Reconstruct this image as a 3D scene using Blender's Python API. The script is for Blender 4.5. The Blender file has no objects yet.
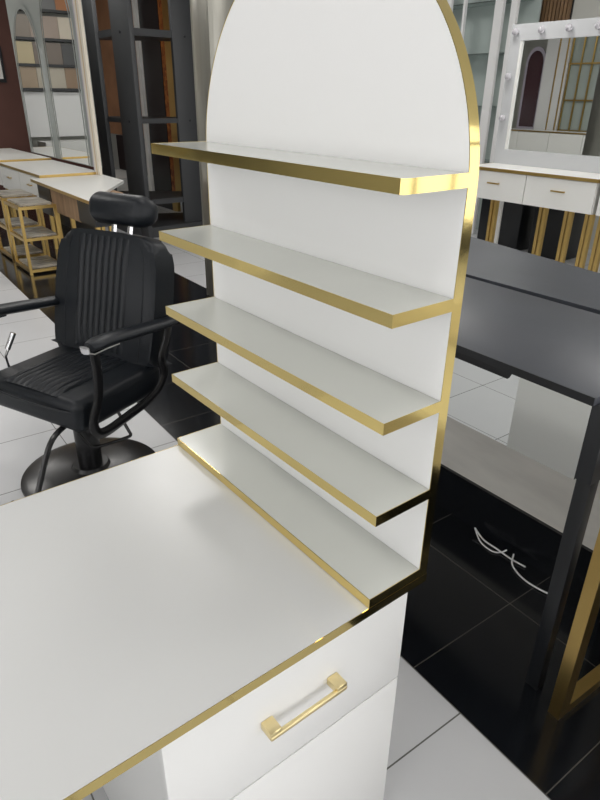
import bpy, bmesh, math, random
from mathutils import Vector, Matrix, Euler
random.seed(7)
S = bpy.context.scene
COL = S.collection
PI = math.pi

# ------------------------------------------------------------ camera
cam_d = bpy.data.cameras.new('camera'); cam = bpy.data.objects.new('camera', cam_d); COL.objects.link(cam)
cam_d.sensor_fit = 'HORIZONTAL'; cam_d.sensor_width = 36.0; cam_d.lens = 613.5 / 600 * 36
cam_d.clip_start = 0.02; cam_d.clip_end = 100
def _rz(t): return Matrix.Rotation(t, 3, 'Z')
rotm = _rz(0.90326539) @ Matrix.Rotation(1.10969489, 3, 'X') @ _rz(0.01214219)
cam.matrix_world = Matrix.Translation((0.54765, -0.71595, 1.55042)) @ rotm.to_4x4()
S.camera = cam

# ------------------------------------------------------------ world, exposure
w = bpy.data.worlds.new('world'); S.world = w; w.use_nodes = True
wn = w.node_tree.nodes['Background']
wn.inputs[0].default_value = (1.0, 0.99, 0.98, 1); wn.inputs[1].default_value = 2.15
S.view_settings.view_transform = 'Standard'; S.view_settings.look = 'None'
S.view_settings.exposure = 0.05; S.view_settings.gamma = 1.0; S.view_settings.use_curve_mapping = False

LAMPS = [(0.4, -1.7, 30), (-1.6, -1.7, 30), (-1.6, 1.0, 30), (0.4, 1.0, 22), (-4.0, -1.2, 34), (-4.0, 1.4, 34), (-6.8, -0.6, 34),
         (-6.8, 2.2, 34), (-3.2, 3.9, 38), (-0.6, 3.6, 34), (-9.4, 0.6, 36), (-6.0, 4.6, 34)]
CEIL = 3.3

# ------------------------------------------------------------ materials
def mat(name, col, rough=0.5, metal=0.0, noise=0.0, nscale=8, bump=0.0, spec=0.5, coat=0.0, trans=0.0, emit=None, es=1.0, stretch=None):
    m = bpy.data.materials.new(name); m.use_nodes = True
    nt = m.node_tree; b = nt.nodes['Principled BSDF']
    b.inputs['Base Color'].default_value = (*col, 1); b.inputs['Roughness'].default_value = rough
    b.inputs['Metallic'].default_value = metal; b.inputs['Specular IOR Level'].default_value = spec
    b.inputs['Coat Weight'].default_value = coat; b.inputs['Transmission Weight'].default_value = trans
    if emit: b.inputs['Emission Color'].default_value = (*emit, 1); b.inputs['Emission Strength'].default_value = es
    if noise or bump:
        tc = nt.nodes.new('ShaderNodeTexCoord'); mp = nt.nodes.new('ShaderNodeMapping')
        if stretch: mp.inputs['Scale'].default_value = stretch
        n = nt.nodes.new('ShaderNodeTexNoise'); n.inputs['Scale'].default_value = nscale; n.inputs['Detail'].default_value = 5
        nt.links.new(tc.outputs['Object'], mp.inputs[0]); nt.links.new(mp.outputs[0], n.inputs['Vector'])
        if noise:
            r = nt.nodes.new('ShaderNodeValToRGB')
            r.color_ramp.elements[0].position = .3; r.color_ramp.elements[1].position = .7
            r.color_ramp.elements[0].color = (*[c * (1 - noise) for c in col], 1)
            r.color_ramp.elements[1].color = (*[min(1, c * (1 + noise)) for c in col], 1)
            nt.links.new(n.outputs['Fac'], r.inputs[0]); nt.links.new(r.outputs[0], b.inputs['Base Color'])
        if bump:
            bp = nt.nodes.new('ShaderNodeBump'); bp.inputs['Strength'].default_value = bump; bp.inputs['Distance'].default_value = .003
            nt.links.new(n.outputs['Fac'], bp.inputs['Height']); nt.links.new(bp.outputs[0], b.inputs['Normal'])
    return m

M = {}
M['white'] = mat('white_laminate', (0.65, 0.655, 0.65), .28, noise=.012, nscale=3)
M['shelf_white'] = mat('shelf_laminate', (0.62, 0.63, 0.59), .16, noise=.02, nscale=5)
M['panel_white'] = mat('panel_laminate', (0.81, 0.81, 0.805), .42)
M['cab_white'] = mat('cabinet_white', (0.86, 0.86, 0.845), .35)
M['gold'] = mat('polished_gold_strip', (0.80, 0.63, 0.25), .09, 1.0, bump=.14, nscale=7)
M['gold_pale'] = mat('brushed_gold', (0.86, 0.72, 0.40), .3, 1.0)
M['gold_dark'] = mat('gold_steel', (0.62, 0.43, 0.15), .3, 1.0)
M['black_desk'] = mat('black_grey_laminate', (0.050, 0.055, 0.066), .40, noise=.1, nscale=4)
M['black'] = mat('black_paint', (0.008, 0.009, 0.011), .35)
M['tower'] = mat('charcoal_board', (0.045, 0.047, 0.05), .5)
M['leather'] = mat('black_leather', (0.006, 0.008, 0.011), .42, bump=.25, nscale=140, spec=.35)
M['chair_metal'] = mat('black_metal', (0.008, 0.008, 0.009), .25)
M['chrome'] = mat('chrome', (0.8, 0.8, 0.82), .08, 1.0)
M['mirror'] = mat('mirror_glass', (0.86, 0.88, 0.87), .01, 1.0)
M['wall'] = mat('wall_paint', (0.50, 0.50, 0.46), .8, noise=.03, nscale=2)
M['ceiling'] = mat('ceiling_paint', (0.75, 0.75, 0.75), .9)
M['brown'] = mat('brown_wall_paint', (0.115, 0.048, 0.036), .6, noise=.12, nscale=2)
M['partition'] = mat('partition_paint', (0.72, 0.70, 0.65), .35, noise=.1, nscale=5, stretch=(.6, 1, 2.5))
M['skirt'] = mat('black_skirting', (0.006, 0.007, 0.009), .2)
M['board'] = mat('grey_frosted_board', (0.31, 0.335, 0.32), .4)
M['cream'] = mat('cream_strip', (0.72, 0.66, 0.55), .4)
M['vanity'] = mat('vanity_white', (0.76, 0.76, 0.73), .35)
M['wood'] = mat('wood_boards', (0.30, 0.19, 0.11), .5, noise=.25, nscale=5, stretch=(6, 6, .6))
M['wood_orange'] = mat('orange_brown_panel', (0.33, 0.17, 0.09), .45, noise=.15, nscale=4)
M['glass'] = mat('shelf_glass', (0.75, 0.85, 0.82), .03, trans=.9)
M['glassback'] = mat('grey_green_backing', (0.42, 0.48, 0.46), .3)
M['column'] = mat('brushed_steel_cladding', (0.36, 0.35, 0.31), .28, .75, noise=.08, nscale=3, stretch=(6, 6, .5))
M['bulb'] = mat('clear_bulb', (0.9, 0.88, 0.92), .05, trans=.6)
M['stone'] = mat('marbled_shelf_board', (0.33, 0.31, 0.27), .35, noise=.3, nscale=6)
M['cable'] = mat('white_cable', (0.8, 0.8, 0.8), .4)
M['lilac'] = mat('lilac_strip', (0.50, 0.46, 0.55), .4)
def flat(n, c, r=.5): return mat(n, c, r)

def glitter():
    m = bpy.data.materials.new('orange_glitter'); m.use_nodes = True; nt = m.node_tree; b = nt.nodes['Principled BSDF']
    tc = nt.nodes.new('ShaderNodeTexCoord'); v = nt.nodes.new('ShaderNodeTexVoronoi'); v.inputs['Scale'].default_value = 22
    r = nt.nodes.new('ShaderNodeValToRGB'); r.color_ramp.elements[0].color = (.16, .03, .008, 1); r.color_ramp.elements[1].color = (.62, .22, .04, 1)
    nt.links.new(tc.outputs['Object'], v.inputs['Vector']); nt.links.new(v.outputs['Color'], r.inputs[0]); nt.links.new(r.outputs[0], b.inputs['Base Color'])
    b.inputs['Metallic'].default_value = .5; b.inputs['Roughness'].default_value = .4
    return m
M['glitter'] = glitter()

def floor_mat():
    """white tiles, with a band of black tiles; grout on a 0.46 m grid in the floor's own frame"""
    m = bpy.data.materials.new('tiled_floor'); m.use_nodes = True; nt = m.node_tree; b = nt.nodes['Principled BSDF']
    N = nt.nodes.new; L = nt.links.new
    tc = N('ShaderNodeTexCoord'); sp = N('ShaderNodeSeparateXYZ'); L(tc.outputs['Object'], sp.inputs[0])
    def mth(op, a, b_=None, c=None):
        n = N('ShaderNodeMath'); n.operation = op
        for i, x in enumerate((a, b_, c)):
            if x is None: continue
            if isinstance(x, (int, float)): n.inputs[i].default_value = x
            else: L(x, n.inputs[i])
        return n.outputs[0]
    X, Y = sp.outputs[0], sp.outputs[1]
    T = 0.46
    band = mth('MULTIPLY', mth('GREATER_THAN', Y, 0.358), mth('LESS_THAN', Y, 1.735))
    def seam(c, off, wd):
        f = mth('FRACT', mth('ADD', mth('DIVIDE', mth('SUBTRACT', c, off), T), 100.5))
        return mth('LESS_THAN', mth('ABSOLUTE', mth('SUBTRACT', f, .5)), wd / T)
    wx = seam(X, -.09, .0022); bx = seam(X, -.275, .0015)
    sy = seam(Y, .358, .002)
    w1 = mth('MAXIMUM', wx, sy); b1 = mth('MAXIMUM', bx, sy)
    n = N('ShaderNodeTexNoise'); n.inputs['Scale'].default_value = 2.5; n.inputs['Detail'].default_value = 5; L(tc.outputs['Object'], n.inputs['Vector'])
    rw = N('ShaderNodeValToRGB'); rw.color_ramp.elements[0].color = (.49, .495, .51, 1); rw.color_ramp.elements[1].color = (.58, .585, .59, 1); L(n.outputs['Fac'], rw.inputs[0])
    def mix(f, a, c):
        x = N('ShaderNodeMix'); x.data_type = 'RGBA'; L(f, x.inputs[0])
        for i, q in ((6, a), (7, c)):
            if isinstance(q, tuple): x.inputs[i].default_value = q
            else: L(q, x.inputs[i])
        return x.outputs[2]
    w1 = mth('MULTIPLY', w1, mth('SUBTRACT', 1, band)); white = mix(w1, rw.outputs[0], (.10, .10, .09, 1))
    n2 = N('ShaderNodeTexNoise'); n2.inputs['Scale'].default_value = 60; L(tc.outputs['Object'], n2.inputs['Vector'])
    rb = N('ShaderNodeValToRGB'); rb.color_ramp.elements[0].position = .74; rb.color_ramp.elements[1].position = .80
    rb.color_ramp.elements[0].color = (.006, .007, .009, 1); rb.color_ramp.elements[1].color = (.03, .03, .03, 1); L(n2.outputs['Fac'], rb.inputs[0])
    black = mix(b1, rb.outputs[0], (.085, .08, .07, 1))
    L(mix(band, white, black), b.inputs['Base Color'])
    rg = N('ShaderNodeMapRange'); rg.inputs['To Min'].default_value = .30; rg.inputs['To Max'].default_value = .14; L(band, rg.inputs['Value'])
    L(mth('ADD', rg.outputs[0], mth('MULTIPLY', w1, .3)), b.inputs['Roughness'])
    b.inputs['Specular IOR Level'].default_value = .4
    return m
M['floor'] = floor_mat()

def slat_mat():
    m = mat('wood_slat', (0.20, 0.12, 0.06), .5, noise=.3, nscale=6, stretch=(4, 4, .5)); return m
M['slat'] = slat_mat()

# ------------------------------------------------------------ mesh helpers
def B(): return bmesh.new()
def box(bm, x0, x1, y0, y1, z0, z1, bev=0.0, seg=2):
    r = bmesh.ops.create_cube(bm, size=1)
    vs = r['verts']
    for v in vs:
        v.co = Vector(((x0 + x1) / 2 + v.co.x * (x1 - x0), (y0 + y1) / 2 + v.co.y * (y1 - y0), (z0 + z1) / 2 + v.co.z * (z1 - z0)))
    if bev:
        es = list({e for v in vs for e in v.link_edges})
        r2 = bmesh.ops.bevel(bm, geom=es, offset=bev, segments=seg, affect='EDGES', profile=.5)
        return list({v for f in r2['faces'] for v in f.verts} | {v for v in vs if v.is_valid})
    return vs
def catmull(P, n=6, closed=False):
    P = [Vector(p) for p in P]; out = []
    k = len(P); rng = range(k if closed else k - 1)
    for i in rng:
        g = (lambda j: P[j % k]) if closed else (lambda j: P[max(0, min(k - 1, j))])
        a, b, c, d = g(i - 1), g(i), g(i + 1), g(i + 2)
        for s in range(n):
            t = s / n
            out.append(.5 * ((2 * b) + (c - a) * t + (2 * a - 5 * b + 4 * c - d) * t * t + (3 * b - a - 3 * c + d) * t ** 3))
    if not closed: out.append(P[-1])
    return out
def tube(bm, pts, r, seg=10, closed=False, r2=None, up=Vector((0, 0, 1))):
    pts = [Vector(p) for p in pts]; rings = []; n = len(pts)
    r2 = r2 or r
    prevn = None
    for i, p in enumerate(pts):
        a = pts[(i - 1) % n] if (closed or i > 0) else p
        b = pts[(i + 1) % n] if (closed or i < n - 1) else p
        t = (b - a).normalized()
        if prevn is None:
            u = up if abs(t.dot(up)) < .95 else Vector((1, 0, 0))
            nn = (u - t * u.dot(t)).normalized()
        else:
            nn = (prevn - t * prevn.dot(t)).normalized()
        prevn = nn; bb = t.cross(nn)
        rr = r[i] if isinstance(r, (list, tuple)) else r
        rb = r2[i] if isinstance(r2, (list, tuple)) else r2
        rings.append([bm.verts.new(p + nn * rr * math.cos(2 * PI * k / seg) + bb * rb * math.sin(2 * PI * k / seg)) for k in range(seg)])
    m = n if closed else n - 1
    for i in range(m):
        A, C = rings[i], rings[(i + 1) % n]
        for k in range(seg): bm.faces.new((A[k], A[(k + 1) % seg], C[(k + 1) % seg], C[k]))
    if not closed:
        bm.faces.new(rings[0][::-1]); bm.faces.new(rings[-1])
def lathe(bm, prof, cx=0, cy=0, seg=40):
    rings = []
    for r, z in prof:
        rings.append([bm.verts.new((cx + r * math.cos(2 * PI * k / seg), cy + r * math.sin(2 * PI * k / seg), z)) for k in range(seg)] if r > 1e-6 else [bm.verts.new((cx, cy, z))])
    for A, C in zip(rings, rings[1:]):
        for k in range(seg):
            k2 = (k + 1) % seg
            if len(A) == 1 and len(C) == 1: continue
            if len(A) == 1: bm.faces.new((A[0], C[k], C[k2]))
            elif len(C) == 1: bm.faces.new((A[k], C[0], A[k2]))
            else: bm.faces.new((A[k], C[k], C[k2], A[k2]))
    if len(rings[0]) > 1: bm.faces.new(rings[0][::-1])
    if len(rings[-1]) > 1: bm.faces.new(rings[-1])
def prism(bm, outline, y0, y1, axis='y', bev=0, seg=2):
    """outline: 2-D points (x,z) extruded along y  (axis 'y'), or (x,y) along z (axis 'z')"""
    f = (lambda p, t: (p[0], t, p[1])) if axis == 'y' else (lambda p, t: (p[0], p[1], t))
    if axis == 'x': f = lambda p, t: (t, p[0], p[1])
    A = [bm.verts.new(f(p, y0)) for p in outline]; C = [bm.verts.new(f(p, y1)) for p in outline]
    n = len(A)
    f1 = bm.faces.new(A); f2 = bm.faces.new(C[::-1])
    for i in range(n): bm.faces.new((A[i], C[i], C[(i + 1) % n], A[(i + 1) % n]))
    if bev:
        es = list(set(f1.edges) | set(f2.edges))
        bmesh.ops.bevel(bm, geom=es, offset=bev, segments=seg, affect='EDGES', profile=.5)
def obj(name, bm, m, parent=None, smooth=True, ang=35):
    bmesh.ops.recalc_face_normals(bm, faces=bm.faces)
    me = bpy.data.meshes.new(name); bm.to_mesh(me); bm.free()
    if smooth:
        for p in me.polygons: p.use_smooth = True
        me.set_sharp_from_angle(angle=math.radians(ang))
    me.materials.append(m)
    o = bpy.data.objects.new(name, me); COL.objects.link(o)
    if parent: o.parent = parent
    return o
def thing(name, label, cat, loc=(0, 0, 0), rz=0, group=None):
    o = bpy.data.objects.new(name, None); COL.objects.link(o); o.empty_display_size = .1
    o.location = loc; o.rotation_euler = (0, 0, rz); o['label'] = label; o['category'] = cat
    if group: o['group'] = group
    return o
def tag(o, label, cat, group=None):
    o['label'] = label; o['category'] = cat
    if group: o['group'] = group
    return o
def struct(name, bm, m, parent=None, smooth=False):
    o = obj(name, bm, m, parent, smooth); o['kind'] = 'structure'; return o
def simple(name, m, *boxes, parent=None, bev=0.0):
    bm = B()
    for b in boxes: box(bm, *b, bev=bev)
    return obj(name, bm, m, parent)
def copy_tree(o, parent=None):
    c = o.copy(); COL.objects.link(c); c.parent = parent
    for ch in list(o.children): copy_tree(ch, c)
    return c
TH = math.radians(-2.5)   # the room's tile grid against the desk

# ------------------------------------------------------------ room shell
bm = B(); box(bm, -13, 5, -6, 9, -.06, 0); fl = struct('floor', bm, M['floor']); fl.rotation_euler = (0, 0, TH)
bm = B(); box(bm, -11.6, 4, 6.3, 6.42, 0, CEIL); struct('wall_back', bm, M['wall'])
bm = B(); box(bm, -11.6, -11.5, -5.4, 6.3, 0, CEIL); struct('wall_left', bm, M['wall'])
bm = B(); box(bm, -11.6, -2.5, -5.5, -5.4, 0, CEIL); struct('wall_front', bm, M['wall'])
bm = B(); box(bm, -11.6, 4, -5.5, 6.42, CEIL, CEIL + .1); struct('ceiling', bm, M['ceiling'])
bm = B(); box(bm, -11.06, -10.98, 1.7, 3.9, 0, CEIL); struct('wall_brown', bm, M['brown'])
# low partition behind the black desk
bm = B(); box(bm, -1.75, 1.9, 1.068, 1.108, 0.0, .905); o = struct('wall_partition', bm, M['partition']); o.rotation_euler = (0, 0, math.radians(-1.2))
bm = B(); box(bm, -1.75, 1.9, 1.053, 1.068, 0.0, .19, ); o = struct('baseboard_partition', bm, M['skirt']); o.rotation_euler = (0, 0, math.radians(-1.2))

# unseen shopfront, its dark mullions added to give the gold varied reflections; daylight comes in between them
SF = flat('added_mullion_metal', (.03, .03, .032), .4)
for k, x in enumerate((-2.5, -1.2, .1, 1.4, 2.7, 3.92)):
    bm = B(); box(bm, x, x + .08, -5.48, -5.40, 0, CEIL); struct('trim_%d' % (k + 1), bm, SF)
for k, y in enumerate((-4.0, -2.6, -1.2, .2, 1.6, 3.0, 4.4, 5.8)):
    bm = B(); box(bm, 3.92, 4.0, y, y + .08, 0, CEIL); struct('trim_%d' % (k + 7), bm, SF)
bm = B(); box(bm, -2.42, 3.92, -5.48, -5.40, 0, .35); box(bm, -2.42, 3.92, -5.48, -5.40, 2.5, 2.6); struct('trim_15', bm, SF)
bm = B(); box(bm, 3.92, 4.0, -5.4, 6.3, 0, .35); box(bm, 3.92, 4.0, -5.4, 6.3, 2.5, 2.6); struct('trim_16', bm, SF)

# ceiling lights
em = mat('lamp_diffuser', (1, 1, 1), .5, emit=(1, .98, .95), es=3)
fr = flat('lamp_frame', (.8, .8, .8))
WH = ('in front of the white desk', 'in front of the barber chair', 'over the black tiles beside the barber chair', 'over the black drawer desk', 'beyond the barber chair over white tiles', 'before the steel column', 'over the walkway by the arched mirrors', 'over the arched mirrors', 'before the bulb-framed mirror', 'over the far end of the vanity tables', 'by the brown wall', 'over the tall black cabinet')
for i, (x, y, p) in enumerate(LAMPS):
    t = thing('ceiling_light', 'square white LED ceiling light panel ' + WH[i], 'light', (x, y, CEIL - .03), 0, 'ceiling lights')
    simple('frame', fr, (-.32, .32, -.32, -.30, -.01, .03), (-.32, .32, .30, .32, -.01, .03), (-.32, -.30, -.30, .30, -.01, .03), (.30, .32, -.30, .30, -.01, .03), parent=t)
    simple('diffuser', em, (-.30, .30, -.30, .30, 0, .02), parent=t)
    ld = bpy.data.lights.new('lamp_glow', 'AREA'); ld.shape = 'SQUARE'; ld.size = .6; ld.energy = p * (.24 if i < 4 else .62); ld.color = (1, .975, .94)
    lo = bpy.data.objects.new('lamp_glow', ld); COL.objects.link(lo); lo.parent = t; lo.location = (0, 0, -.02)

# ------------------------------------------------------------ styling desk
ZT = .75; TT = .0188
desk = thing('styling_desk', 'glossy white desk with gold edge strip and a drawer cabinet on its right', 'desk', (0, 0, 0))
G = .0012
simple('desktop', M['white'], (-.70 + G, -G, -1.28, .023, ZT - TT, ZT), parent=desk)
bm = B()
box(bm, -G, 0, -1.28, .023 + G, ZT - TT, ZT + .0004); box(bm, -.70, -.70 + G, -1.28, .023 + G, ZT - TT, ZT + .0004)
box(bm, -.70, 0, .023, .023 + G, ZT - TT, ZT + .0004); box(bm, -.70, 0, -1.281, -1.28, ZT - TT, ZT + .0004)
o = obj('edge_strip', bm, M['gold'], desk); o['label'] = 'polished gold edge strip'
simple('cabinet_body', M['cab_white'], (-.62, -.0405, -.512, -.002, .0, ZT - TT - .001), parent=desk)
dr = simple('drawer', M['cab_white'], (-.040, -.02, -.516, -.0, .4705, ZT - TT - .003), parent=desk, bev=.0008)
simple('drawer', M['cab_white'], (-.040, -.02, -.516, -.0, .012, .4660), parent=desk, bev=.0008)
bm = B()
yA, yB, zA, zB = -.344, -.176, .597, .6135
box(bm, .0025, .0115, yA, yB, zA, zA + .0095, bev=.003, seg=3)
for a, b_ in ((yA, yA + .024), (yB - .024, yB)): box(bm, -.02, .0100, a, b_, zA, zB, bev=.0022, seg=2)
h = obj('handle', bm, M['gold_pale'], dr); h['label'] = 'pale gold bar handle'
simple('side_panel', M['cab_white'], (-.66, -.02, -1.262, -1.242, 0, ZT - TT - .001), parent=desk)
simple('back_panel', M['cab_white'], (-.655, -.637, -1.242, -.51, .25, ZT - TT - .001), parent=desk)

# ------------------------------------------------------------ arched shelf unit
unit = thing('arched_shelf_unit', 'tall white arched panel with five gold-edged shelves standing on the desk', 'shelf unit', (0, 0, ZT + .0006))
def arch_outline(x0, x1, z0, zc, seg=48, top=None):
    cx = (x0 + x1) / 2; r = (x1 - x0) / 2; rz = (top - zc) if top else r
    return [(x0, z0), (x1, z0)] + [(cx + r * math.cos(PI * k / seg), zc + rz * math.sin(PI * k / seg)) for k in range(seg + 1)]
zc = 1.432 - ZT
bm = B(); prism(bm, arch_outline(-.70 + G, -G, 0, zc, 72), .002, .0215); obj('back_panel', bm, M['panel_white'], unit, ang=20)
# gold strip round the edge
bm = B()
A = arch_outline(-.70 + G, -G, 0, zc, 72)[1:] + [(-.70 + G, 0)]
O = arch_outline(-.70, 0, 0, zc, 72)[1:] + [(-.70, 0)]
ys = (.0014, .0220)
vi = [[bm.verts.new((p[0], y, p[1])) for p in A] for y in ys]; vo = [[bm.verts.new((p[0], y, p[1])) for p in O] for y in ys]
for i in range(len(A) - 1):
    bm.faces.new((vo[0][i], vo[0][i + 1], vo[1][i + 1], vo[1][i])); bm.faces.new((vi[0][i], vi[0][i + 1], vi[1][i + 1], vi[1][i]))
    for k in (0, 1): bm.faces.new((vo[k][i], vo[k][i + 1], vi[k][i + 1], vi[k][i]))
o = obj('edge_strip', bm, M['gold'], unit, ang=20); o['label'] = 'polished gold edge strip'
D = .126
for z in (.709, .534, .3658, .1966, .0200):
    th = .0188
    e = .0004
    if z > .7:   # the top shelf's strip bends round the corner
        arc = lambda r: [(-.006 + r * math.sin(a), -D + .006 - r * math.cos(a)) for a in (0, .4, .8, 1.2, PI / 2)]
    else:
        arc = lambda r: [(-.006 + r, -D + .006 - r)]
    YB = .0014
    path = [(-.70, YB), (-.70, -D)] + arc(.006) + [(0, YB)]
    ins = [(-.70 + G, YB), (-.70 + G, -D + G)] + arc(.006 - G) + [(-G, YB)]
    bm = bmesh.new(); prism(bm, ins, z - th, z, 'z'); sh = obj('shelf', bm, M['shelf_white'], unit)
    bm = B()
    v = [[bm.verts.new((p[0], p[1], zz)) for p in L_] for L_ in (path, ins) for zz in (z - th - e, z + e)]
    for i in range(len(path) - 1):
        bm.faces.new((v[0][i], v[0][i + 1], v[1][i + 1], v[1][i])); bm.faces.new((v[2][i], v[2][i + 1], v[3][i + 1], v[3][i]))
        bm.faces.new((v[1][i], v[1][i + 1], v[3][i + 1], v[3][i])); bm.faces.new((v[0][i], v[0][i + 1], v[2][i + 1], v[2][i]))
    bm.faces.new((v[0][0], v[1][0], v[3][0], v[2][0])); bm.faces.new((v[0][-1], v[1][-1], v[3][-1], v[2][-1]))
    s = obj('edge_strip', bm, M['gold'], sh, ang=25); s['label'] = 'polished gold edge strip'

# ------------------------------------------------------------ barber chair
ch = thing('barber_chair', 'black leather barber chair with pleated back, headrest and round black base', 'chair', (-1.88, 0, 0), math.radians(23))
bm = B(); lathe(bm, [(0, 0), (.295, 0), (.302, .006), (.300, .014), (.27, .024), (.18, .036), (.085, .045), (.075, .060), (0, .060)], seg=72); obj('base', bm, M['chair_metal'], ch)
bm = B(); lathe(bm, [(.052, .055), (.052, .30), (.062, .31), (.070, .36), (.12, .385), (.12, .40), (0, .40)], seg=32); obj('column', bm, M['chair_metal'], ch)
# seat cushion
bm = B(); box(bm, -.268, .268, -.240, .235, .385, .522, bev=.035, seg=5)
for v in bm.verts:
    f = max(0, (-v.co.y - .12) / .18)
    v.co.y -= .02 * (1 - (v.co.x / .26) ** 2)
    if v.co.z > .47: v.co.z += .012 * (1 - (v.co.x / .27) ** 2) - .012 * f * f
seat = obj('seat', bm, M['leather'], ch, ang=60)
def pleats(x0, x1, n, y0, y1, amp, zf, name, parent, mirror_z=None, ny=18):
    """a pad of parallel soft ribs; zf(x, y) gives the height of the surface it lies on"""
    bm = B(); nx = n * 8; g = []
    for j in range(ny + 1):
        row = []; y = y0 + (y1 - y0) * j / ny; e = min(1, 6 * min(j, ny - j) / ny)
        for i in range(nx + 1):
            x = x0 + (x1 - x0) * i / nx; s = abs(math.sin(PI * i / 8)) ** .55
            row.append(bm.verts.new((x, y, zf(x, y) + amp * s * (.35 + .65 * e) * (1 if e > 0 else .0) - .002)))
        g.append(row)
    for j in range(ny):
        for i in range(nx): bm.faces.new((g[j][i], g[j][i + 1], g[j + 1][i + 1], g[j + 1][i]))
    return obj(name, bm, M['leather'], parent, ang=80)
pleats(-.15, .15, 9, -.232, .16, .012, lambda x, y: .522 + .012 * (1 - (x / .27) ** 2) - .012 * max(0, (-y - .12) / .18) ** 2 - .004, 'pleated_panel', seat)
bm = B()
pp = [(-.266, .10, .482), (-.268, -.17, .482), (-.240, -.237, .478), (-.15, -.253, .476), (0, -.261, .476), (.15, -.253, .476), (.240, -.237, .478), (.268, -.17, .482), (.266, .10, .482)]
tube(bm, catmull(pp, 5), .0045, 6); obj('piping', bm, M['leather'], seat)
# backrest, reclined
back = bpy.data.objects.new('backrest_mount', None)
def rr_outline(pts, n=5): return [(p.x, p.y) for p in [Vector((q.x, q.y)) for q in catmull([Vector((a, b, 0)) for a, b in pts], n, True)]]
ol = rr_outline([(-.255, .0), (0, -.006), (.255, .0), (.278, .03), (.288, .18), (.283, .38), (.268, .460), (.225, .520), (.10, .535), (0, .537), (-.10, .535), (-.225, .520), (-.268, .460), (-.283, .38), (-.288, .18), (-.278, .03)], 4)
bm = B(); prism(bm, ol, -.06, .055, 'y', bev=.03, seg=4)
TILT = math.radians(-14)
Rb = Matrix.Translation((-.01, .205, .50)) @ Matrix.Rotation(TILT, 4, 'X')
bmesh.ops.transform(bm, matrix=Rb, verts=bm.verts)
bk = obj('backrest', bm, M['leather'], ch, ang=60)
pb = pleats(-.15, .13, 8, .03, .515, .012, lambda x, y: .062, 'pleated_panel', bk)
Mp = Rb @ Matrix(((1, 0, 0, 0), (0, 0, -1, 0), (0, 1, 0, 0), (0, 0, 0, 1)))
pb.data.transform(Mp)
for s in (-1, 1):
    bm = B(); tube(bm, [Rb @ Vector(p) for p in catmull([(s * .215, -.0605, .02), (s * .222, -.0605, .22), (s * .215, -.0605, .42), (s * .19, -.058, .505)], 6)], .0038, 6)
    obj('piping', bm, M['leather'], bk)
for s in (-1, 1):
    bm = B(); tube(bm, [Rb @ Vector((s * .045 + .03, .0, .50)), Rb @ Vector((s * .045 + .03, .0, .62))], .014, 12, r2=.006)
    obj('headrest_post', bm, M['chrome'], ch)
bm = B(); vs = box(bm, -.142, .195, -.058, .058, .560, .702, bev=.0565, seg=8)
for v in bm.verts:
    v.co.z -= .0; v.co.y -= .02 - .022 * ((v.co.x - .026) / .15) ** 2; v.co.z = .631 + (v.co.z - .631) * (1.03 - .28 * (abs(v.co.x - .026) / .168) ** 2)
bmesh.ops.transform(bm, matrix=Rb, verts=bm.verts)
obj('headrest', bm, M['leather'], ch, ang=70)
# arms
for s in (-1, 1):
    bm = B()
    ap = catmull([(s * .305, .285, .700), (s * .310, .16, .712), (s * .315, .0, .730), (s * .318, -.12, .742), (s * .316, -.185, .738)], 6)
    n = len(ap); rv = [.016 + .006 * math.sin(PI * i / (n - 1)) for i in range(n)]; rh = [.028 + .014 * min(1, 2.2 * math.sin(PI * i / (n - 1))) for i in range(n)]
    tube(bm, ap, rv, 14, r2=rh); a_ = obj('armrest', bm, M['leather'], ch, ang=60)
    bm = B(); tube(bm, [(s * .316, -.06, .716), (s * .316, -.12, .718), (s * .316, -.185, .716), (s * .316, -.206, .726), (s * .316, -.208, .744)], .009, 10, r2=.024)
    q = obj('trim_cap', bm, M['chrome'], a_); q['label'] = 'chrome cap under the armrest front'
    bm = B(); fp = catmull([(s * .314, -.165, .725), (s * .310, -.160, .62), (s * .304, -.170, .52), (s * .300, -.205, .43), (s * .298, -.17, .375), (s * .298, -.03, .385), (s * .300, .13, .415), (s * .302, .20, .48), (s * .304, .195, .56), (s * .306, .235, .64), (s * .308, .25, .70)], 6)
    tube(bm, fp, .011, 10, r2=.030 if False else .022, up=Vector((1, 0, 0))); obj('arm_frame', bm, M['chair_metal'], ch)
# seat carrier
simple('seat_carrier', M['chair_metal'], (-.18, .18, -.20, .20, .372, .392), parent=ch, bev=.006)
bm = B(); tube(bm, catmull([(.14, -.20, .385), (.14, -.29, .34), (.13, -.38, .16), (.12, -.42, .10)], 6), .011, 10)
tube(bm, [(.02, -.42, .10), (.22, -.42, .10)], .014, 12)
obj('footrest', bm, M['chair_metal'], ch)
bm = B(); tube(bm, catmull([(.03, -.13, .37), (.055, -.10, .30), (.085, -.065, .205), (.10, -.045, .19), (.12, -.02, .192), (.185, .06, .21), (.192, .075, .22), (.18, .075, .24), (.12, .06, .375)], 3), .007, 10)
obj('pedal_bar', bm, M['chair_metal'], ch)
bm = B(); tube(bm, [(-.20, -.05, .40), (-.33, -.07, .43), (-.33, -.08, .53), (-.325, -.06, .565)], .006, 10); tube(bm, [(-.327, -.065, .56), (-.315, -.03, .625)], .012, 12)
o = obj('recline_lever', bm, M['chrome'], ch); o['label'] = 'chrome recline lever'

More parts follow.
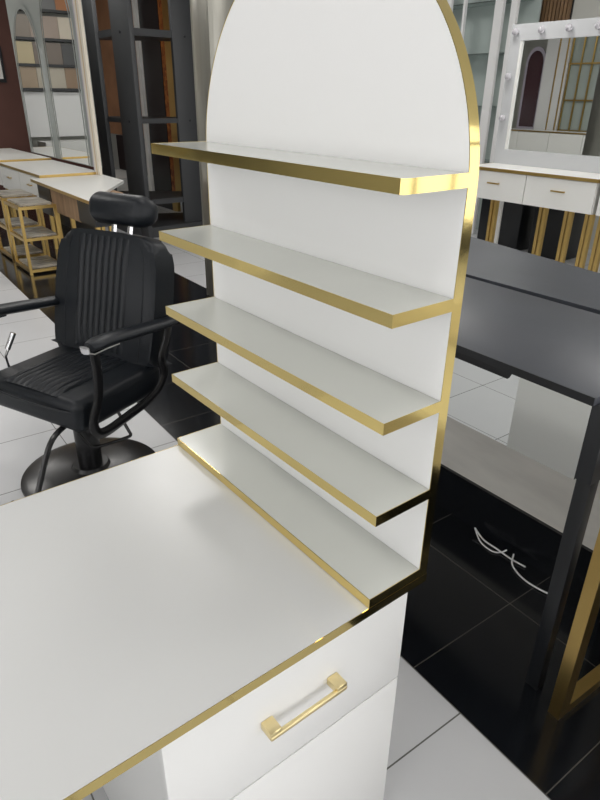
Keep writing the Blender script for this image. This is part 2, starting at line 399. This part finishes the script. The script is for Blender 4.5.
# ------------------------------------------------------------ black desks to the right
bd = thing('drawer_desk', 'black desk with mirrored drawer front, nearer of the two black desks', 'desk', (-.03, .575, 0), math.radians(-2.0)); bd.location.z = 0
simple('desktop', M['black_desk'], (-1.45, .014, 0, .572, .926, .947), parent=bd, bev=.0015)
simple('edge_band', M['black'], (-1.45, .0135, -.0015, 0, .926, .947), parent=bd)
bx = simple('drawer_box', M['black'], (-1.45, .046, .014, .47, .722, .9255), parent=bd, bev=.001)
# mirrored fronts with a finger notch at the top middle
def front(x0, x1, n0, n1):
    bm = B(); z0, z1, zn = .722, .9245, .905
    pts = [(x0, z0), (x1, z0), (x1, z1), (n1 + .012, z1), (n1 + .004, z1 - .003), (n1, zn + .006), (n1 - .006, zn), (n0 + .006, zn), (n0, zn + .006), (n0 - .004, z1 - .003), (n0 - .012, z1), (x0, z1)]
    prism(bm, pts, .006, .012); return bm
m1 = obj('drawer_front', front(-.71, .008, -.50, -.215), M['mirror'], bd, smooth=False); m1['label'] = 'mirrored drawer front'
m2 = obj('drawer_front', front(-1.43, -.715, -1.2, -.95), M['mirror'], bd, smooth=False); m2['label'] = 'mirrored drawer front'
for x, y in ((.006, .022), (-1.42, .022), (.006, .42), (-1.42, .42)):
    simple('leg', M['black'], (x, x + .038, y, y + .038, 0, .722), parent=bd, bev=.0015)
b2 = thing('back_desk', 'dark grey desk behind the black drawer desk, gap between them', 'desk', (-.35, 1.238, .004), math.radians(-1.5)); b2.location.z = 0
bm = B(); prism(bm, [(-1.2, -.045), (.55, -.028), (.55, .265), (-1.2, .575)], .925, .945, 'z'); obj('desktop', bm, M['black_desk'], b2, smooth=False)
simple('apron', M['black'], (-1.15, .5, .02, .04, .80, .925), parent=b2)
for x, y in ((-1.15, .05), (.45, .05), (-1.15, .50), (.45, .20)):
    simple('leg', M['black'], (x, x + .04, y, y + .04, 0, .925), parent=b2)
# cable
bm = B()
tube(bm, catmull([(-.55, 1.035, .03), (-.50, 1.01, .006), (-.44, 1.00, .006), (-.415, 1.02, .006), (-.40, 1.035, .02)], 6), .0028, 8)
tube(bm, catmull([(-.55, 1.035, .03), (-.50, 1.03, .006), (-.43, 1.025, .006), (-.37, 1.02, .006), (-.31, 1.025, .006)], 6), .0032, 8)
tube(bm, catmull([(-.37, 1.035, .02), (-.345, .995, .006), (-.28, .965, .006), (-.21, .965, .006), (-.13, .985, .006)], 6), .0032, 8)
tag(obj('power_cable', bm, M['cable']), 'thin white cable lying on the black tiles under the black desk', 'cable')
t = thing('wall_socket', 'white double socket low on the grey partition', 'socket', (-.095, 1.065, .42), math.radians(-1.2))
simple('faceplate', M['cable'], (-.04, .04, -.010, 0, -.04, .04), parent=t, bev=.002)
for sx in (-.02, .02): simple('socket_hole', M['black'], (sx - .004, sx + .004, -.0115, -.009, -.006, .006), parent=t)

# gold-legged table at the right edge
gt = thing('gold_legged_table', 'white table on a gold rectangular sled frame at the right edge', 'table', (.073, .562, 0), math.radians(-4))
bm = B()
for y in (0, .44): box(bm, 0, .034, y, y + .042, 0, .72)
box(bm, 0, .034, .042, .44, 0, .035); box(bm, 0, .034, .042, .44, .685, .72)
obj('sled_leg', bm, M['gold_dark'], gt)
bm = B()
for y in (0, .44): box(bm, 1.0, 1.042, y, y + .042, 0, .72)
box(bm, 1.0, 1.042, .042, .44, 0, .035); box(bm, 1.0, 1.042, .042, .44, .685, .72)
obj('sled_leg', bm, M['gold_dark'], gt)
simple('tabletop', M['vanity'], (-.01, 1.06, -.01, .49, .72, .745), parent=gt)

# ------------------------------------------------------------ left vanities
GD = M['gold_dark']
def handle(parent, x, y, z, w_=.12):
    bm = B(); box(bm, x - w_ / 2, x + w_ / 2, y - .025, y - .017, z - .006, z + .006); box(bm, x - w_ / 2, x - w_ / 2 + .01, y - .018, y, z - .005, z + .005); box(bm, x + w_ / 2 - .01, x + w_ / 2, y - .018, y, z - .005, z + .005)
    return obj('handle', bm, GD, parent)
def drawer_counter(x0, x1, y0, y1, zt, zb, ndr, label, name='drawer_counter', cat='vanity'):
    t = thing(name, label, cat, ((x0 + x1) / 2, y0, 0)); w2 = (x1 - x0) / 2; d = y1 - y0
    simple('countertop', M['vanity'], (-w2, w2, 0, d, zt - .025, zt), parent=t)
    simple('edge_strip', GD, (-w2 - .003, w2 + .003, -.004, 0, zt - .026, zt + .001), (w2, w2 + .003, 0, d, zt - .026, zt + .001), (-w2 - .003, -w2, 0, d, zt - .026, zt + .001), parent=t)
    simple('cabinet_body', M['vanity'], (-w2 + .01, w2 - .01, .024, d - .02, zb, zt - .026), parent=t)
    dw = (2 * w2 - .02) / ndr
    for k in range(ndr):
        a = -w2 + .01 + k * dw
        dd = simple('drawer', M['vanity'], (a + .004, a + dw - .004, .006, .024, zb + .002, zt - .032), parent=t)
        handle(dd, a + dw / 2, .006, (zb + zt) / 2 + .01)
    return t, w2, d
t, w2, d = drawer_counter(-8.02, -6.42, 1.30, 1.955, .775, .485, 2, 'white counter with two gold-handled drawers beneath the arched mirrors')
for x in (-w2 + .03, w2 - .07):
    for y in (.05, d - .09): simple('leg', GD, (x, x + .035, y, y + .035, 0, .485), parent=t)
t, w2, d = drawer_counter(-9.9, -8.06, 1.30, 1.955, .795, .50, 2, 'farthest white counter on the left, against the brown wall')
for x in (-w2 + .03, w2 - .07):
    for y in (.05, d - .09): simple('leg', GD, (x, x + .035, y, y + .035, 0, .50), parent=t)
# the nearer counter, with an angled end and an open wooden shelf
t = thing('angled_counter', 'long white counter behind the barber chair with gold edge and wooden drawer box below', 'vanity', (-6.40, 1.20, 0))
pl = [(0, 0), (1.75, -.05), (.62, .74), (0, .76)]
bm = B(); prism(bm, pl, .725, .75, 'z'); obj('countertop', bm, M['vanity'], t, smooth=False)
simple('edge_strip', GD, (0, .02, -.004, 0, .724, .751), parent=t)
bm = B(); prism(bm, [(0, -.004), (1.75, -.054), (1.75, -.05), (0, 0)], .723, .7505, 'z'); obj('edge_strip', bm, GD, t, smooth=False)
simple('box_side', M['black'], (.12, .50, .02, .06, .44, .724), parent=t)
simple('wooden_drawer_box', M['wood'], (.52, 1.27, .02, .45, .50, .724), parent=t)
simple('end_box', M['black'], (1.30, 1.68, .0, .16, .52, .724), parent=t)
for x, y in ((.55, .46), (.42, .06), (.95, .03), (1.60, .02), (.4, .6)):
    simple('leg', GD, (x, x + .035, y, y + .035, 0, .724 if y < .02 or y > .5 else .52), parent=t)

# gold display stands under the counters
def stand(x, y, label, wd=.50, dp=.42):
    t = thing('display_stand', label, 'stand', (x, y, 0), 0, None)
    bm = B(); c = .026
    for px in (-wd, -c):
        for py in (0, dp - c): box(bm, px, px + c, py, py + c, 0, .62)
    for z in (.02, .31, .592):
        box(bm, -wd + c, -c, 0, c, z, z + c); box(bm, -wd + c, -c, dp - c, dp, z, z + c); box(bm, -wd, -wd + c, c, dp - c, z, z + c); box(bm, -c, 0, c, dp - c, z, z + c)
    obj('frame', bm, GD, t)
    for z in (.047, .337, .619):
        bm = B()
        for k in range(4):
            a = -wd + .03 + k * (wd - .05) / 4; box(bm, a, a + (wd - .05) / 4 - .02, .03, dp - .03, z, z + .018)
        obj('slatted_shelf', bm, M['stone'], t)
    return t
stand(-5.50, .80, 'gold framed display stand with slatted shelves, nearer one beside barber chair', .48, .34)
stand(-6.14, .82, 'gold framed display stand with slatted shelves, at the left edge', .48, .34)
bm = B(); box(bm, -7.9, -6.5, 1.9, 1.94, .0, .45); 
tag(obj('black_box', bm, M['black']), 'black box on the floor beneath the drawer counter', 'box')

# arched mirrors on the grey board
bb = thing('mirror_board', 'tall grey board with two arched mirrors at the back of the left counters', 'mirror', (0, 1.97, .80))
simple('backing_board', M['board'], (-8.98, -6.50, .012, .04, 0, 2.2), parent=bb)
def arched_mirror(x0, x1, top, zc_):
    bm = B(); prism(bm, arch_outline(x0, x1, .012, zc_, 28, top), 0, .012)
    mo = obj('arched_mirror', bm, M['mirror'], bb, smooth=False); mo['label'] = 'arched mirror glass'
    bm = B(); A_ = arch_outline(x0, x1, .012, zc_, 28, top)[1:] + [(x0, .012)]
    cx = (x0 + x1) / 2
    for q, wd in ((.88, .012), (.995, .016)):
        pts = [Vector((cx + (p[0] - cx) * q, -.002, .012 + (p[1] - .012) * (.985 if q < .9 else 1))) for p in A_]
        tube(bm, pts, .002, 4, r2=wd, up=Vector((0, 1, 0)))
    obj('etched_border', bm, M['board'], mo)
arched_mirror(-8.90, -7.90, 1.68, 1.10)
arched_mirror(-7.74, -6.72, 1.90, 1.35)
lb = thing('leaning_panel', 'cream and white edged panel leaning beside the arched mirrors', 'panel', (-6.42, 1.93, .752))
bm = B()
def lean(bm, a, b_, y0, y1, H=2.25, dx=0):
    vs = box(bm, a, b_, y0, y1, 0, H)
    for v in vs: v.co.x += dx * v.co.z / H
bm = B(); lean(bm, -.07, -.02, -.02, .0); obj('frame_edge', bm, M['lilac'], lb, smooth=False)
bm = B(); lean(bm, -.018, .035, -.03, .0); obj('frame_edge', bm, M['cream'], lb, smooth=False)
bm = B(); lean(bm, .035, .052, -.03, .0); obj('gold_inlay', bm, GD, lb, smooth=False)
bm = B(); lean(bm, .052, .11, -.03, .0); obj('frame_edge', bm, M['cream'], lb, smooth=False)
# picture on the brown wall
t = thing('picture_frame', 'small dark framed picture on the brown wall at the left edge', 'picture', (-10.975, 2.22, 1.93))
bm = B(); box(bm, 0, .03, -.32, .13, -.25, .25); obj('frame', bm, M['black'], t)
bm = B(); box(bm, .03, .034, -.28, .09, -.2, .2); obj('print', bm, M['vanity'], t)

# ------------------------------------------------------------ black display tower
tw = thing('display_tower', 'tall charcoal open shelving tower with wide uprights behind the barber chair', 'shelf unit', (-6.52, 2.36, 0))
TM = M['tower']
for (x0, x1, y0, y1) in ((-.16, .30, 0, .05), (-1.16, -.66, 0.02, .07), (-.02, .03, .62, .92)):
    bm = B(); box(bm, x0, x1, y0, y1, .0, 3.0, bev=.003); u_ = obj('upright', bm, TM, tw)
    for z in (1.27, 2.12):
        bm = B()
        if x1 - x0 > .1: tube(bm, [((x0 + x1) / 2, y0 - .002, z), ((x0 + x1) / 2, y0 - .008, z)], .014, 10)
        else: tube(bm, [(x1 - .001, (y0 + y1) / 2, z), (x1 + .006, (y0 + y1) / 2, z)], .014, 10)
        obj('bolt', bm, M['black'], u_)
for z, th in ((.36, .06), (1.245, .05), (2.10, .07)):
    bm = B(); prism(bm, [(-.98, .06), (-.1, .051), (.02, .051), (.02, .90), (-.4, .90)], z, z + th, 'z'); obj('shelf', bm, TM, tw, smooth=False)
bm = B(); prism(bm, [(-.98, .03), (.10, -.02), (.14, .20), (.10, .95), (-.6, .95)], 0, .12, 'z'); obj('plinth', bm, TM, tw, smooth=False)

# ------------------------------------------------------------ things behind the tower, against the back of the shop
def slab(name, label, cat, m, x0, x1, y, z0, z1, dx=0, th=.04):
    bm = B(); vs = box(bm, x0, x1, y, y + th, z0, z1)
    for v in vs: v.co.x += dx * (v.co.z - z0)
    return tag(obj(name, bm, m, smooth=False), label, cat)
slab('wood_panel', 'orange brown wooden panel standing behind the black tower', 'panel', M['wood_orange'], -10.4, -8.72, 3.62, .95, 3.2)
slab('black_cabinet', 'low black cabinet below the brown wooden panel', 'cabinet', M['black'], -9.85, -8.75, 3.60, .42, .94, th=.3)
slab('white_worktable', 'low white table seen through the tower below the black cabinet', 'table', M['vanity'], -9.9, -8.72, 3.0, .0, .41, th=1.0)
slab('white_board', 'narrow white board standing beside the brown wooden panel', 'panel', M['vanity'], -8.70, -8.60, 3.56, 0, 3.2)
slab('black_board', 'black board between the white board and the orange glitter screen', 'panel', M['black'], -8.59, -8.03, 3.60, 0, 3.2)
t = thing('glitter_screen', 'orange glitter screen in a gold frame seen through the tower', 'screen', (-8.01, 3.6, 0))
simple('glitter_panel', M['glitter'], (0, .15, 0, .03, .2, 3.2), parent=t)
simple('gold_frame', M['gold_dark'], (.15, .55, -.02, .04, .2, 3.2), (0, .15, -.01, .04, 0.0, .2), parent=t)
t = thing('tall_black_cabinet', 'tall black cabinet with a pale vertical trim beside the steel column', 'cabinet', (-7.35, 3.6, 0))
simple('cabinet_body', M['black'], (0, 2.3, 0, .5, 0, 3.1), parent=t)
simple('vertical_trim', M['lilac'], (.93, .985, -.02, 0, 0, 3.1), parent=t)
t = thing('column', 'square brushed steel clad column just left of the arched panel', 'column', (-3.985, 1.83, 0))
simple('cladding', M['column'], (0, .235, 0, .22, 0, CEIL), parent=t, bev=.004)
simple('corner_trim', M['column'], (-.006, .0, -.006, .03, 0, CEIL - .001), (.235, .241, -.006, .03, 0, CEIL - .001), parent=t)

# ------------------------------------------------------------ right vanities
def vanity_table(x0, x1, label, legs, nd=2):
    t, w2, d = drawer_counter(x0, x1, 4.33, 4.86, .975, .70, nd, label, 'vanity_table')
    for x in legs:
        for q in (-.03, .012): simple('leg', GD, (x - (x0 + x1) / 2 + q, x - (x0 + x1) / 2 + q + .028, .03, .07, 0, .70), parent=t)
    for q in (-w2 + .02, w2 - .14): simple('rear_panel', M['vanity'], (q, q + .12, d - .06, d - .04, 0, .70), parent=t)
    return t
vanity_table(-3.36, -2.045, 'white vanity table with two drawers and gold legs, below the bulb-framed mirror', (-3.02, -2.51, -2.27, -2.085))
vanity_table(-2.03, -.75, 'white vanity table at the right edge beside the bulb-mirror vanity', (-1.965, -1.5, -.84))
mx = thing('vanity_mirror', 'large rectangular mirror in a pale frame studded with bulbs on the white vanity', 'mirror', (-3.37, 4.76, .976))
F_ = mat('mirror_frame_white', (.50, .51, .52), .3)
bm = B(); Wm, Hm = 1.55, 1.165
box(bm, 0, Wm, 0, .04, 0, .13); box(bm, 0, Wm, 0, .04, Hm - .13, Hm); box(bm, 0, .105, 0, .04, .13, Hm - .13); box(bm, Wm - .105, Wm, 0, .04, .13, Hm - .13)
obj('frame', bm, F_, mx)
bm = B(); box(bm, .105, Wm - .105, .02, .03, .13, Hm - .13); obj('mirror_glass', bm, M['mirror'], mx)
bm = B(); box(bm, .105, .125, .005, .02, .13, Hm - .13); obj('inner_trim', bm, M['vanity'], mx)
bl = [(.06, Hm - .06), (.32, Hm - .06), (.58, Hm - .06), (.84, Hm - .06), (1.10, Hm - .06), (1.49, Hm - .06), (.05, .75), (.05, .40), (1.5, .75), (1.5, .40)]
for x, z in bl:
    bm = B(); bmesh.ops.create_uvsphere(bm, u_segments=14, v_segments=8, radius=.030, matrix=Matrix.Translation((x, -.030, z)))
    b_ = obj('bulb', bm, M['bulb'], mx, ang=80)
    bm = B(); tube(bm, [(x, -.012, z), (x, 0, z)], .022, 12); obj('socket_ring', bm, M['chrome'], b_)
# storage boxes beyond the vanity
for i, (x0, x1, lab) in enumerate(((-3.95, -3.40, 'black storage box on the floor beyond the vanity, left one'), (-3.26, -2.84, 'black storage box on the floor beyond the vanity, right one'))):
    bm = B(); box(bm, x0, x1, 5.45, 5.83, 0.0, .64, bev=.02); tag(obj('storage_box', bm, M['black']), lab, 'box')
# glass shelf cabinet
gc = thing('glass_display_cabinet', 'tall glass-shelved display cabinet with white posts behind the arched panel', 'cabinet', (-5.30, 5.86, 0))
simple('backing', M['glassback'], (0, 1.25, .30, .32, 0, 3.1), parent=gc)
for a, b_ in ((.20, .26), (.44, .47), (.88, .99), (1.09, 1.17)):
    simple('post', M['panel_white'], (a, b_, 0, .04, 0, 3.1), parent=gc)
for z in (.85, 1.45, 1.99, 2.5):
    simple('glass_shelf', M['glass'], (.0, 1.17, .04, .30, z, z + .012), parent=gc)
simple('side_panel', M['panel_white'], (-.05, 0, 0, .32, 0, 2.9), parent=gc)
# wooden slat panel on the back wall
t = thing('slat_panel', 'vertical brown wooden slat panel high on the back wall', 'panel', (-4.34, 6.26, 2.26))
simple('backing', M['black'], (0, .60, .02, .035, 0, 1.0), parent=t)
bm = B()
for k in range(14): box(bm, k * .043, k * .043 + .030, -.005, .02, 0, 1.0)
obj('slats', bm, M['slat'], t)

# ------------------------------------------------------------ what the mirrors look at, along the left wall and the front
rk = thing('sample_rack', 'black rack of laminate sample boards reflected in the arched mirrors', 'rack', (-11.4, -1.4, 0))
bm = B()
for z in (1.61, 1.97, 2.35, 2.76): box(bm, 0, .12, 0, 2.9, z - .04, z)
for y in (0, 1.45, 2.86): box(bm, 0, .05, y, y + .04, 0, 3.1)
obj('frame', bm, M['black'], rk)
simple('lower_backing', M['panel_white'], (0, .045, .045, 2.855, .85, 1.55), parent=rk)
NM = {0: ('beige', 'tan', 'cream', 'dark brown', 'sand', 'brown'), 1: ('black', 'dark grey brown', 'mustard yellow', 'charcoal', 'taupe', 'pale yellow'), 2: ('light beige', 'taupe', 'near black', 'ivory', 'mid brown', 'umber'), 3: ('orange', 'dark grey', 'dark brown', 'rust', 'grey', 'chestnut')}
TN = ('lowest', 'second', 'third', 'top')
cols = [[(.55, .47, .38), (.45, .38, .31), (.62, .55, .46), (.30, .2, .12), (.5, .45, .36), (.4, .3, .2)],
        [(.06, .065, .06), (.16, .13, .11), (.72, .52, .12), (.07, .07, .07), (.2, .16, .13), (.6, .5, .3)],
        [(.65, .55, .45), (.5, .42, .35), (.12, .10, .09), (.7, .62, .5), (.42, .33, .27), (.3, .25, .2)],
        [(.6, .25, .08), (.2, .18, .17), (.15, .12, .1), (.5, .2, .07), (.2, .2, .2), (.4, .2, .1)]]
for r_, z in enumerate((1.61, 1.97, 2.35, 2.76)):
    for k in range(6):
        bm = B(); box(bm, .056, .08, .04 + k * .47, .04 + k * .47 + .465, z + .002, z + .315)
        tag(obj('sample_board', bm, flat('sample_%d_%d' % (r_, k), cols[r_][k], .35)), '%s laminate sample board on the %s tier of the black rack' % (NM[r_][k], TN[r_]), 'board', 'sample boards on the rack').location = (-11.4, -1.4, 0)
bm = B(); box(bm, -11.2, -10.75, -1.2, 1.2, 0, .8); tag(obj('pale_counter', bm, M['vanity']), 'low pale counter in front of the sample rack', 'counter')
bm = B(); box(bm, -10.7, -10.3, .1, .9, 0, .55, bev=.03); tag(obj('waiting_bench', bm, M['leather']), 'black bench before the low pale counter', 'bench')
# front wall: an arched mirror, gold trimmed lattice and a counter
t = thing('tall_arched_mirror', 'tall arched mirror with gold side trim at the front wall', 'mirror', (-8.62, -3.6, .9))
bm = B(); prism(bm, arch_outline(-.25, .25, 0, 1.35, 24, 1.68), -.03, 0); obj('frame', bm, M['lilac'], t, smooth=False)
bm = B(); prism(bm, arch_outline(-.19, .19, .05, 1.34, 24, 1.60), 0, .01); obj('mirror_glass', bm, flat('painted_reflection_glass', (.07, .035, .045), .15), t, smooth=False)  # purple-brown reflection painted into the glass colour
t = thing('gold_lattice', 'gold lattice screen standing near the front wall', 'screen', (-7.72, -3.5, 0))
bm = B()
for k in range(7): box(bm, k * .25, k * .25 + .03, 0, .03, .9, 2.9)
for z in (.9, 1.5, 2.2, 2.87): box(bm, 0, 1.53, -.005, .035, z, z + .03)
obj('lattice', bm, GD, t)
simple('backing', M['glassback'], (0, 1.53, -.06, -.03, .0, 2.9), parent=t)
t = thing('tall_gold_trimmed_panel', 'tall white panel with gold edge trim at the front wall', 'panel', (-8.34, -3.5, 0))
simple('panel', M['panel_white'], (0, .58, -.05, 0, 0, 2.9), parent=t)
simple('gold_trim', GD, (.3, .33, 0, .01, 0, 2.9), (.5, .53, 0, .01, 0, 2.9), parent=t)
t, w2, d = drawer_counter(-8.9, -4.3, -3.4, -2.9, .92, .0, 6, 'long white counter with drawers near the front wall', 'front_counter', 'counter')
t.rotation_euler = (0, 0, PI); t.location = (-6.6, -2.6, 0)
